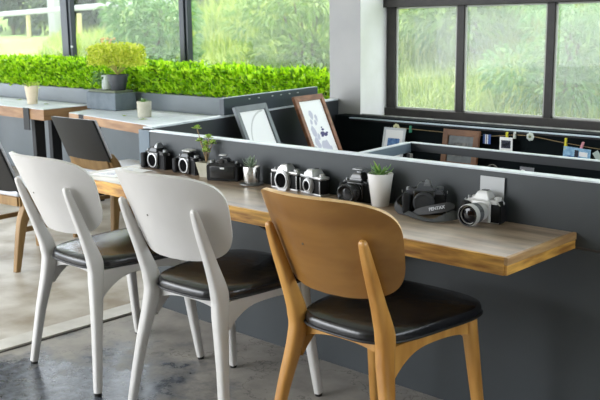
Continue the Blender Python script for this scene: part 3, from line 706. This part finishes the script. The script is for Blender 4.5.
def art_pale(p, w, h, zc):
    b = B(); n = 26
    for k in range(n-1):
        a0, a1 = 1.6+k/n*1.6, 1.6+(k+1)/n*1.6; R0, R1 = w*.80, w*.76; cx, cz = w*.42, zc-h*.08
        vs = [b.verts.new((cx+R*math.cos(a), -.001, cz+R*math.sin(a))) for R, a in ((R0, a0), (R0, a1), (R1, a1), (R1, a0))]
        if all(abs(v.co.x) < w/2 and abs(v.co.z-zc) < h/2 for v in vs): b.faces.new(vs)
    bm_obj('drawing', b, mat('faint_line', (206, 206, 206), .7), p, smooth=0)
def art_map(p, w, h, zc):
    r = random.Random(3); b = B()
    for k in range(14):
        x = r.uniform(-.45, .3)*w; z = zc+r.uniform(-.42, .3)*h; a = r.uniform(0, 2*PI); s = r.uniform(.03, .10)*w*2
        P_ = [(x+math.cos(a+i)*s*r.uniform(.5, 1), z+math.sin(a+i)*s*r.uniform(.7, 1.3)) for i in np.arange(0, 6.2, .9)]
        P_ = [(max(-w*.49, min(w*.49, u)), max(zc-h*.49, min(zc+h*.49, v))) for u, v in P_]
        b.faces.new([b.verts.new((u, -.0008-.0001*k, v)) for u, v in P_])
    bm_obj('sketch', b, mat('pale_violet_wash', (198, 198, 212), .7), p, smooth=0)
    b = B()
    for x, z, s in ((.02, .10, .035), (.05, .09, .03), (.01, .085, .02), (.035, .125, .02), (.07, .10, .018), (.03, .14, .012)):
        b.faces.new([b.verts.new((x+math.cos(i)*s*.8, -.0026, z+.10+math.sin(i)*s*.4)) for i in np.arange(0, 6.2, .8)])
    bm_obj('flowers', b, mat('dark_violet', (78, 76, 120), .7), p, smooth=0)
WA = math.atan2(1.89, -.42)   # side-wall direction
rzf = math.atan2(1.89, -.42)  # local +x along the wall
g1 = picture('picture_frame', 'grey framed pale picture leaning on the side wall, left of the brown framed one', .335, .44, .034, .02, FRAMEG, art_pale)
g2 = picture('picture_frame', 'brown wooden framed sketch leaning on the side wall, right of the grey framed picture', .335, .46, .036, .022, FRAMEW, art_map)
for g, (cx, cy, rz) in ((g1, (-2.285, .875, rzf)), (g2, (-2.345, 1.44, rzf-.05))):
    tl = -.40; R_ = Euler((tl, 0, rz), 'XYZ'); g.rotation_euler = R_; g.location = (cx, cy, .586)
# frames leaning on the black boxing
def art_photo(p, w, h, zc):
    b = B()
    for z, x, s in ((-.25, -.2, .5), (-.1, .25, .35), (.2, 0, .6)): box(b, (x*w*.6, -.001, zc+z*h*.7), (w*s, .001, h*.22))
    bm_obj('image', b, mat('faded_photo', (120, 118, 114), .6, c2=(60, 62, 64), scale=30), p, smooth=0)
g3 = picture('picture_frame', 'dark wooden framed photograph standing against the black boxing under the window', .255, .235, .038, .02, FRAMED, art_photo, pap=mat('grey_print', (86, 92, 92), .4, c2=(60, 66, 66), scale=12))
g3.location = (-1.615, 1.77, .584); g3.rotation_euler = (-.16, 0, .0)
def art_blue(p, w, h, zc):
    b = B(); box(b, (0, -.001, zc+h*.03), (w*.66, .001, h*.36)); bm_obj('image', b, BLUEINK, p, smooth=0)
g4 = picture('picture_frame', 'small white frame with a blue picture standing in the corner by the pillar', .165, .215, .014, .014, mat('white_frame', (206, 210, 214), .5), art_blue)
g4.location = (-2.12, 1.765, .584); g4.rotation_euler = (-.22, 0, .05)

# inner rail of the booth
t = thing('display_rail', 'dark metal rail frame with pale top edge standing inside the booth', 'rail', (-1.04, .495, .58))
def bar2(bm, a, c, w, z0, z1, mi=0):
    a = Vector((a[0], a[1], 0)); c = Vector((c[0], c[1], 0)); d = (c-a).normalized(); nn = Vector((-d.y, d.x, 0))*w/2
    prism(bm, [(q.x, q.y) for q in (a-nn, c-nn, c+nn, a+nn)], z0, z1, mi=mi)
o0 = Vector((-1.04, .495, .58))
b = B(); bar2(b, (.0, .0), (3.5, -.02), .022, .304, .338); bar2(b, (.0, .0), (3.5, -.02), .024, .3385, .3425, 1); bm_obj('long_bar', b, [RAILD, CAPM], t, smooth=0)
b = B(); bar2(b, (.05, -.448), (.0, -.012), .026, .298, .338); bar2(b, (.05, -.448), (.0, -.012), .028, .3385, .3425, 1); bm_obj('short_bar', b, [BLUEG, CAPM], t, smooth=0)
for x, y in ((.0, .0), (1.6, -.01), (3.3, -.02)):
    b = B(); box(b, (x, y, .145), (.022, .022, .288), .002); bm_obj('post', b, STEELB, t, smooth=0)
b = B(); box(b, (.016, -.013, .145), (.012, .004, .286)); bm_obj('bright_strip', b, BRKT, t, smooth=0)

# clothes line
LP = [(-2.16, 1.845, .795), (-2.02, 1.845, .790), (-1.6, 1.845, .787), (-1.42, 1.845, .790), (-1.28, 1.845, .806), (-1.16, 1.845, .806), (-.93, 1.845, .782), (-.6, 1.845, .765), (.2, 1.845, .80)]
p, sz = smoothpath(LP, [(.0035, .0035)]*len(LP), 6)
b = B(); sweep(b, p, sz, 6, 2, up=(0, 0, 1)); tag(bm_obj('clothes_line', b, mat('jute_string', (150, 128, 92), .8)), 'thin jute string strung along the black boxing under the window', 'string')
def line_z(x):
    for a, c in zip(p, p[1:]):
        if a.x <= x <= c.x: return a.z+(c.z-a.z)*(x-a.x)/(c.x-a.x)
    return .79
def peg(x, col, label, rz=0, L=.042):
    z = line_z(x); t = thing('clothes_peg', label, 'clothes peg', (x, 1.836, z), 0, 'mini clothes pegs on the string')
    m = mat('peg_'+label.split()[0], col, .6)
    for s in (-1, 1):
        b = B(); box(b, (0, s*.0045, 0), (.011, .006, L), .001, rot=(s*.07, rz, 0)); bm_obj('jaw', b, m, t, smooth=0)
    b = B(); lathe(b, [(.004, -.0065), (.004, .0065)], 10, AX((0, 0, .004), (1, 0, 0))); bm_obj('spring', b, BRKT, t)
peg(-2.02, (60, 150, 120), 'green mini clothes peg at the left of the string, above the rail corner')
peg(-1.325, (214, 204, 40), 'yellow mini clothes peg holding the small black and white card', L=.04)
peg(-1.275, (206, 208, 200), 'white mini clothes peg right of the yellow one on the card', L=.04)
peg(-.955, (218, 206, 40), 'yellow mini clothes peg at the left of the blue photo card', L=.06)
peg(-.86, (222, 150, 160), 'pink mini clothes peg holding the blue photo card', .3, .05)
peg(-.70, (176, 190, 176), 'pale green mini clothes peg at the right edge of the photo', .15, .055)
def card(x, w, h, label, m, stripes, rz=0, dz=.01):
    z = line_z(x); t = thing('photo_card', label, 'card', (x, 1.828, z+dz), 0, 'little cards hung on the string'); 
    b = B(); box(b, (0, 0, -h/2), (w, .0025, h), .0004, rot=(0, rz, 0)); c = bm_obj('card', b, m, t, smooth=0)
    for (cx, cz, sw, sh, mm) in stripes:
        b = B(); box(b, (cx*w, -.002, -h/2+cz*h), (sw*w, .0014, sh*h), rot=(0, rz, 0)); bm_obj('image', b, mm, c, smooth=0)
RED = mat('red_ink', (150, 52, 52), .6); SKY = mat('photo_blue', (110, 160, 200), .6, c2=(160, 200, 226), scale=40)
card(-1.455, .052, .055, 'blue card with a white and red stripe hanging on the string', mat('royal_blue', (58, 92, 160), .6), [(0, 0, .36, 1, PAPER), (0, 0, .12, 1, RED)])
card(-1.325, .085, .092, 'white framed black and white card under the yellow and white pegs', PAPER, [(0, .05, .72, .5, DKINK), (-.1, .02, .2, .12, PAPER), (.15, .08, .15, .12, PAPER)], dz=-.01)
card(-.885, .16, .085, 'blue landscape photo card under the pink peg', SKY, [(-.1, -.2, .5, .3, BLUEINK), (.25, .1, .3, .3, PAPER), (0, .1, .14, .5, DKINK)], dz=-.012, rz=.06)
card(-.765, .035, .05, 'small pale folded tag at the right end of the string', mat('pale_tag', (170, 184, 178), .6), [], rz=-.6, dz=-.01)
def knot(x, label, m, r=.02):
    t = thing('paper_flower', label, 'decoration', (x, 1.83, line_z(x)), 0, 'paper flowers on the string')
    b = B()
    for k in range(7):
        a = k*2*PI/7; lathe(b, [(.001, -.006), (r*.45, 0), (.001, .006)], 10, AX((math.cos(a)*r*.6, -.003, math.sin(a)*r*.6), (0, -1, 0)))
    bm_obj('petals', b, m, t); b = B(); lathe(b, [(r*.35, 0), (r*.25, .006)], 10, AX((0, -.008, 0), (0, -1, 0))); bm_obj('centre', b, mat('flower_centre', (120, 130, 90), .6), t)
knot(-2.125, 'cream paper flower at the left end of the string, above the white frame', mat('cream_paper', (206, 204, 160), .7), .026)
knot(-1.17, 'white paper flower on the string above the middle of the rail', mat('white_paper', (206, 212, 206), .7), .024)
# things seen between the rail and the partition
t = thing('photo_print', 'small grey photo print standing inside the booth below the rail', 'photo', (-1.06, 1.60, .581), 0)
b = B(); box(b, (0, 0, .05), (.085, .004, .075), .0005, rot=(-.12, 0, 0)); q = bm_obj('print', b, mat('grey_photo', (118, 118, 124), .6), t, smooth=0)
b = B(); box(b, (.005, -.003, .04), (.055, .002, .022), rot=(-.12, 0, 0)); box(b, (-.02, -.004, .062), (.02, .002, .02), rot=(-.12, 0, 0)); bm_obj('image', b, PAPER, q, smooth=0)
b = B(); box(b, (0, .012, .015), (.05, .03, .028), .002); bm_obj('stand', b, STEELB, t, smooth=0)
t = thing('wire_wheel', 'small grey wheel ornament half hidden behind the partition', 'ornament', (-1.275, 1.6, .581), 0)
b = B(); N = 24; sweep(b, [(math.cos(2*PI*k/N)*.038, 0, .043+math.sin(2*PI*k/N)*.038) for k in range(N+1)], [(.006, .006)]*(N+1), 6, 2, up=(0, 1, 0)); bm_obj('rim', b, BRKT, t)
b = B()
for k in range(3): a = k*PI/3; sweep(b, [(-math.cos(a)*.038, 0, .043-math.sin(a)*.038), (math.cos(a)*.038, 0, .043+math.sin(a)*.038)], [(.003, .003)]*2, 5, 2)
bm_obj('spokes', b, BRKT, t)

# ------------------------------------------------------------------ paper on the counter
t = thing('paper_sheet', 'white printed sheet lying on the left end of the counter', 'paper', (-2.235, -.235, .7505), .12)
b = B(); box(b, (0, 0, .001), (.17, .25, .0015)); q = bm_obj('sheet', b, PAPER, t, smooth=0)
b = B()
for k in range(5): box(b, (-.02+.02*math.sin(k), -.08+.035*k, .0021), (.09-.015*(k % 3), .008, .0005), rot=(0, 0, .3))
bm_obj('print', b, mat('faint_violet_print', (168, 168, 196), .7), q, smooth=0)

# ------------------------------------------------------------------ cameras
def rbox(c, s, bev, m, nm, par, seg=3, rot=None): b = B(); box(b, c, s, bev, seg=seg, rot=rot); return bm_obj(nm, b, m, par)
def cyl(c, d, prof, m, nm, par, n=28, cap=True): b = B(); lathe(b, prof, n, AX(c, d), cap=cap); return bm_obj(nm, b, m, par, smooth=40)
def prism_hump(par, m, x0, x1, w0, w1, y0, y1, z0, z1, nm='prism_housing', xc=0):
    """pentaprism: trapezoid tapering upward, sloping front"""
    b = B(); bt = [(xc-w0/2, y0), (xc+w0/2, y0), (xc+w0/2, y1), (xc-w0/2, y1)]; tp = [(xc-w1/2, y0+.010), (xc+w1/2, y0+.010), (xc+w1/2, y1-.006), (xc-w1/2, y1-.006)]
    lo = [b.verts.new((x, y, z0)) for x, y in bt]; mid = [b.verts.new((xc+(x-xc)*.96, y, z0+(z1-z0)*.35)) for x, y in bt]; hi = [b.verts.new((x, y, z1)) for x, y in tp]
    for A_, B_ in ((lo, mid), (mid, hi)):
        for k in range(4): b.faces.new((A_[k], A_[(k+1) % 4], B_[(k+1) % 4], B_[k]))
    b.faces.new(lo); b.faces.new(hi); bmesh.ops.recalc_face_normals(b, faces=b.faces[:])
    bmesh.ops.bevel(b, geom=b.edges[:], offset=.0025, segments=2, affect='EDGES'); return bm_obj(nm, b, m, par)
def slr(label, loc, rz, w=.150, h=.090, d=.048, bodym=BODYB, skin=BODYG, topm=BODYB, prismm=None, mount=CHROME, hump=.030, grip=True, mount_r=.032, style='modern', lens=None, plate=None):
    """front faces -y. lens: None | 'short' | 'silver' | 'cap'"""
    t = thing('film_camera', label, 'camera', loc, rz, 'old film cameras on the counter')
    f = -d/2
    if style == 'modern':
        # body with rounded shoulders
        N = []; hw = w/2
        prof = [(-hw, .006), (-hw+.006, 0), (hw-.006, 0), (hw, .006), (hw, h*.72), (hw-.012, h*.86), (hw*.42, h*.93), (-hw*.42, h*.93), (-hw+.014, h*.86), (-hw, h*.70)]
        b = B(); prism(b, prof, -d/2, d/2, 'y', bev=.005); body = bm_obj('body', b, skin, t)
        rbox((0, 0, .004), (w*.9, d*.94, .006), .002, bodym, 'base_plate', t)
        b = B(); prism(b, [(-hw+.003, h*.70), (hw-.003, h*.72), (hw-.014, h*.885), (hw*.40, h*.95), (-hw*.40, h*.95), (-hw+.016, h*.885)], -d/2-.0015, d/2+.0015, 'y', bev=.004); bm_obj('top_cover', b, topm, t)
    else:
        b = B(); box(b, (0, 0, h*.40), (w, d*.82, h*.72), .010, seg=4); body = bm_obj('body', b, skin, t)
        rbox((0, 0, .0045), (w, d*.84, .009), .003, topm, 'base_plate', t); rbox((0, 0, h*.82), (w, d*.86, h*.16), .005, topm, 'top_plate', t)
        for s in (-1, 1): rbox((s*w*.468, f+.003, h*.42), (.004, .004, h*.6), .001, topm, 'side_trim', t)
    if grip:
        b = B(); box(b, (-w*.40, f-.010, h*.42), (w*.19, .030, h*.78), .010, seg=4); bm_obj('grip', b, skin, t)
    # mount block
    if style == 'modern': rbox((0, f-.004, h*.46), (mount_r*2.25, .014, h*.86), .006, bodym, 'mount_block', t)
    else:
        b = B(); rr = mount_r*1.12
        prism(b, [(math.cos(a)*rr, h*.44+math.sin(a)*rr*1.16) for a in np.arange(0, 2*PI, PI/16)], f-.012, f+.004, 'y', bev=.002); bm_obj('mount_block', b, prismm or topm, t)
    fy = f-.011 if style == 'modern' else f-.012
    if lens != 'cap':
        b = B(); lathe(b, [(mount_r, 0), (mount_r, .004), (mount_r-.0055, .0045), (mount_r-.006, -.002), (mount_r-.006, -.012), (.001, -.013)], 36, AX((0, fy, h*.46), (0, -1, 0)), cap=False)
        mo = bm_obj('lens_mount', b, mount, t, smooth=40)
        cyl((0, fy-.001, h*.46), (0, -1, 0), [(mount_r-.0062, 0), (mount_r-.0065, .0008), (.001, .0009)], DARK, 'mirror_chamber', mo)
    pm = prismm or topm
    prism_hump(t, pm, 0, 0, .062, .036, f-.006, d/2, h*.86, h*.90+hump)
    cyl((0, d/2+.001, h*.98), (0, 1, 0), [(.011, 0), (.010, .006), (.006, .0065)], RUBBER, 'eyepiece', t, 16)
    rbox((0, .006, h*.90+hump+.001), (.022, .02, .003), .0008, CHROMED if topm is BODYB else BODYB, 'hot_shoe', t)
    # dials
    cyl((w*.36, 0, h*.88), (0, 0, 1), [(.0125, 0), (.0125, .011), (.010, .0125), (.001, .0126)], topm if topm is not BODYB else CHROMED, 'rewind_knob', t, 20)
    cyl((-w*.24, -.004, h*.88), (0, 0, 1), [(.0115, 0), (.0115, .010), (.010, .0115), (.001, .0116)], bodym if style == 'modern' else CHROMED, 'shutter_dial', t, 20)
    cyl((-w*.38, -.008, h*.86), (0, 0, 1), [(.006, 0), (.006, .012), (.004, .013), (.001, .0131)], CHROMED, 'shutter_button', t, 14)
    for s in (-1, 1):
        b = B(); N = 14; sweep(b, [(s*(w/2+.003), math.cos(2*PI*k/N)*.004, h*.80+math.sin(2*PI*k/N)*.005) for k in range(N+1)], [(.0018, .0018)]*(N+1), 5, 2, up=(1, 0, 0)); bm_obj('strap_lug', b, CHROME, t)
    if plate: rbox((0, f-.0063, h*.92), (.030, .001, .007), .0003, plate, 'name_plate', t)
    if lens == 'short':
        b = B(); lathe(b, [(.033, 0), (.036, .004), (.036, .018), (.034, .020), (.038, .024), (.038, .044), (.0395, .046), (.0395, .066), (.037, .068), (.034, .068), (.032, .064), (.022, .056), (.001, .056)], 36, AX((0, fy, h*.46), (0, -1, 0)), cap=False); ln = bm_obj('lens', b, BODYB, t, smooth=35)
        b = B()
        for k in range(36):
            a = 2*PI*k/36; box(b, (math.cos(a)*.0385, fy-.034, h*.46+math.sin(a)*.0385), (.002, .016, .003), rot=(0, -a, 0))
        bm_obj('focus_ring', b, RUBBER, ln, smooth=0)
        cyl((0, fy-.0565, h*.46), (0, -1, 0), [(.021, 0), (.015, .001), (.001, .0015)], LENSG, 'front_glass', ln)
    if lens == 'silver':
        b = B(); lathe(b, [(.030, 0), (.033, .004), (.033, .030), (.0345, .031), (.0345, .062), (.038, .066), (.0385, .088), (.036, .090), (.034, .090), (.030, .078), (.001, .077)], 36, AX((0, fy, h*.46), (0, -1, 0)), cap=False); ln = bm_obj('lens', b, SILVERP, t, smooth=35)
        cyl((0, fy-.034, h*.46), (0, -1, 0), [(.0340, 0), (.0362, .001), (.0362, .026), (.0340, .027)], mat('grey_ribbed_ring', (96, 98, 102), .6, c2=(60, 62, 66), scale=160, stretch=(1, .1, 1)), 'zoom_ring', ln)
        cyl((0, fy-.0902, h*.46), (0, -1, 0), [(.0365, 0), (.0365, .002), (.0325, .0022), (.031, -.010)], BODYB, 'front_rim', ln, cap=False)
        cyl((0, fy-.0775, h*.46), (0, -1, 0), [(.030, 0), (.022, .004), (.001, .006)], LENSG, 'front_glass', ln)
    if lens == 'cap':
        cyl((0, fy+.002, h*.47), (0, -1, 0), [(mount_r*1.08, 0), (mount_r*1.10, .004), (mount_r*1.10, .014), (mount_r*1.0, .018), (mount_r*.85, .0185), (mount_r*.82, .0165), (.001, .0165)], mat('matt_black_cap', (44, 46, 49), .6, bump=.1, bscale=200), 'body_cap', t, 40)
    return t
Z = .75
A = slr('black film camera without a lens, leftmost of the cameras on the counter', (-2.205, -.034, Z), 0.0, w=.172, h=.098, hump=.026, plate=None, mount_r=.036)
prism_hump(A, CHROMED, 0, 0, .022, .012, -.026, .016, .105, .131, 'silver_prism_side', .018)
Bc = slr('black lensless camera with a silver prism top, second from the left on the counter', (-1.957, -.036, Z), -.06, w=.162, h=.092, hump=.024, mount_r=.036)
rbox((0, .0, .1125), (.062, .044, .007), .003, SILVERP, 'silver_prism_top', Bc, rot=(.12, 0, 0))
Cc = slr('boxy black camera turned with its flat back to the room, beside the jade plant', (-1.678, -.062, Z), PI+.42, w=.160, h=.092, d=.050, hump=.022, mount_r=.03, topm=BODYB)
rbox((0, .0265, .040), (.12, .006, .058), .003, BODYB, 'film_door', Cc)
rbox((-.002, .030, .060), (.020, .002, .007), .0004, PAPER, 'data_window', Cc); rbox((.0, .030, .088), (.018, .002, .006), .0004, mat('lcd_grey', (150, 156, 152), .4), 'lcd_window', Cc); rbox((0, .004, .118), (.034, .026, .005), .001, CHROME, 'flash_top', Cc)
slr('silver and black lensless camera beside the steel pot, with a large chrome mount', (-1.302, -.036, Z), -.04, w=.166, h=.092, d=.046, topm=CHROME, prismm=CHROME, style='classic', grip=False, hump=.026, mount_r=.038)
slr('silver and black lensless camera, right of the other silver camera', (-1.130, -.048, Z), -.20, w=.146, h=.090, d=.056, topm=CHROME, prismm=CHROME, style='classic', grip=False, hump=.026, mount_r=.026)
Fc = slr('black camera with a short black lens standing left of the white pot', (-.893, -.042, Z), .10, w=.140, h=.092, hump=.034, lens='short', topm=BODYB, mount_r=.034)
rbox((0, .0, .129), (.046, .034, .005), .001, CHROMED, 'prism_top', Fc)
Gc = slr('black camera with a round body cap and its strap lying in front', (-.556, -.072, Z), .55, w=.160, h=.102, hump=.026, lens='cap', topm=mat('charcoal_top_highlight', (76, 79, 84), .3), mount_r=.036)  # top cover coloured lighter for the highlight along its edges
prism_hump(Gc, mat('grey_highlight', (120, 122, 126), .3, .4), 0, 0, .026, .016, -.028, .018, .106, .126, 'prism_highlight', .010)  # grey hump stands in for the light caught by the prism
Hc = slr('silver camera with a large silver zoom lens at the right end of the counter', (-.312, -.052, Z), .06, w=.146, h=.092, d=.042, topm=SILVERP, prismm=SILVERP, bodym=SILVERP, lens='silver', hump=.030, mount_r=.033, grip=True)
# strap of the capped camera: a band looping in front of it (world coordinates, then parented)
STRAP = mat('grey_webbing', (66, 67, 69), .75, bump=.3, bscale=250); PAD = mat('black_strap_pad', (20, 21, 23), .6)
inv = (Matrix.Translation(Vector((-.556, -.072, Z))) @ Matrix.Rotation(.55, 4, 'Z')).inverted()
def band(pts, wid, th, m, nm, par, up):
    """flat ribbon through world points, ribbon width direction up (per point)"""
    P_ = [Vector(q) for q in pts]; b = B(); out = []
    C_, sz = smoothpath(P_, [(0, 0)]*len(P_), 8); U_, _ = smoothpath([Vector(u) for u in up], [(0, 0)]*len(P_), 8); Wd, _ = smoothpath([Vector((w_, 0, 0)) for w_ in wid], [(0, 0)]*len(P_), 8)
    L = []
    for i, q in enumerate(C_):
        tg = (C_[min(i+1, len(C_)-1)]-C_[max(i-1, 0)]).normalized(); u = U_[i]-tg*U_[i].dot(tg); u.normalize(); nn = tg.cross(u)*th/2; w2 = Wd[i].x/2
        L.append([b.verts.new(inv @ v) for v in (q-u*w2-nn, q+u*w2-nn, q+u*w2+nn, q-u*w2+nn)])
    for r0, r1 in zip(L, L[1:]):
        for k in range(4): b.faces.new((r0[k], r0[(k+1) % 4], r1[(k+1) % 4], r1[k]))
    b.faces.new(L[0]); b.faces.new(L[-1]); bmesh.ops.recalc_face_normals(b, faces=b.faces[:])
    return bm_obj(nm, b, m, par, smooth=40)
zz = .75
band([(-.648, -.085, zz+.060), (-.652, -.120, zz+.036), (-.625, -.135, zz+.014), (-.573, -.150, zz+.010), (-.50, -.182, zz+.008), (-.44, -.192, zz+.009), (-.405, -.172, zz+.018), (-.385, -.135, zz+.026), (-.385, -.11, zz+.022)],
     [.010, .024, .026, .020, .018, .020, .030, .036, .028], .003, STRAP, 'strap_webbing', Gc, [(.5, .2, .8), (.5, -.2, .7), (.5, .3, .6), (.3, .6, .6), (.2, .8, .3), (.1, .9, .3), (-.3, .7, .6), (-.5, .4, .8), (-.5, .4, .8)])
pad = band([(-.560, -.140, zz+.010), (-.528, -.148, zz+.022), (-.490, -.148, zz+.032), (-.445, -.142, zz+.044), (-.410, -.130, zz+.054), (-.392, -.120, zz+.056)],
     [.010, .024, .030, .032, .030, .012], .005, PAD, 'strap_pad', Gc, [(0, .30, .95)]*6)
# lettering on the pad
fc = bpy.data.curves.new('lettering', 'FONT'); fc.body = 'PENTAX'; fc.size = .0165; fc.extrude = .0005; fc.align_x = 'CENTER'; fc.align_y = 'CENTER'; fc.offset = .0004
fo = bpy.data.objects.new('tmp', fc); COL.objects.link(fo); bpy.context.view_layer.update()
me = bpy.data.meshes.new_from_object(fo); bpy.data.objects.remove(fo)
me.materials.clear(); me.materials.append(mat('silver_lettering', (176, 178, 182), .5))
lo_ = bpy.data.objects.new('lettering', me); COL.objects.link(lo_); lo_.parent = pad
xa = (Vector((-.415, -.132, zz+.0525))-Vector((-.490, -.148, zz+.032))).normalized(); ua = Vector((0, .30, .95)); ua = (ua-xa*ua.dot(xa)).normalized(); na = xa.cross(ua)
MT = Matrix((xa, ua, na)).transposed().to_4x4(); MT.translation = Vector((-.448, -.1425, zz+.0430))+na*.0088
lo_.matrix_local = inv @ MT
# card behind the silver camera
t = thing('blank_card', 'pale blank card propped on the partition behind the silver camera', 'card', (-.310, -.009, .75), 0)
b = B(); box(b, (0, 0, .078), (.098, .0025, .155), .0004, rot=(-.03, 0, 0)); bm_obj('card', b, mat('grey_white_card', (186, 188, 190), .6), t, smooth=0)
b = B(); b.free()
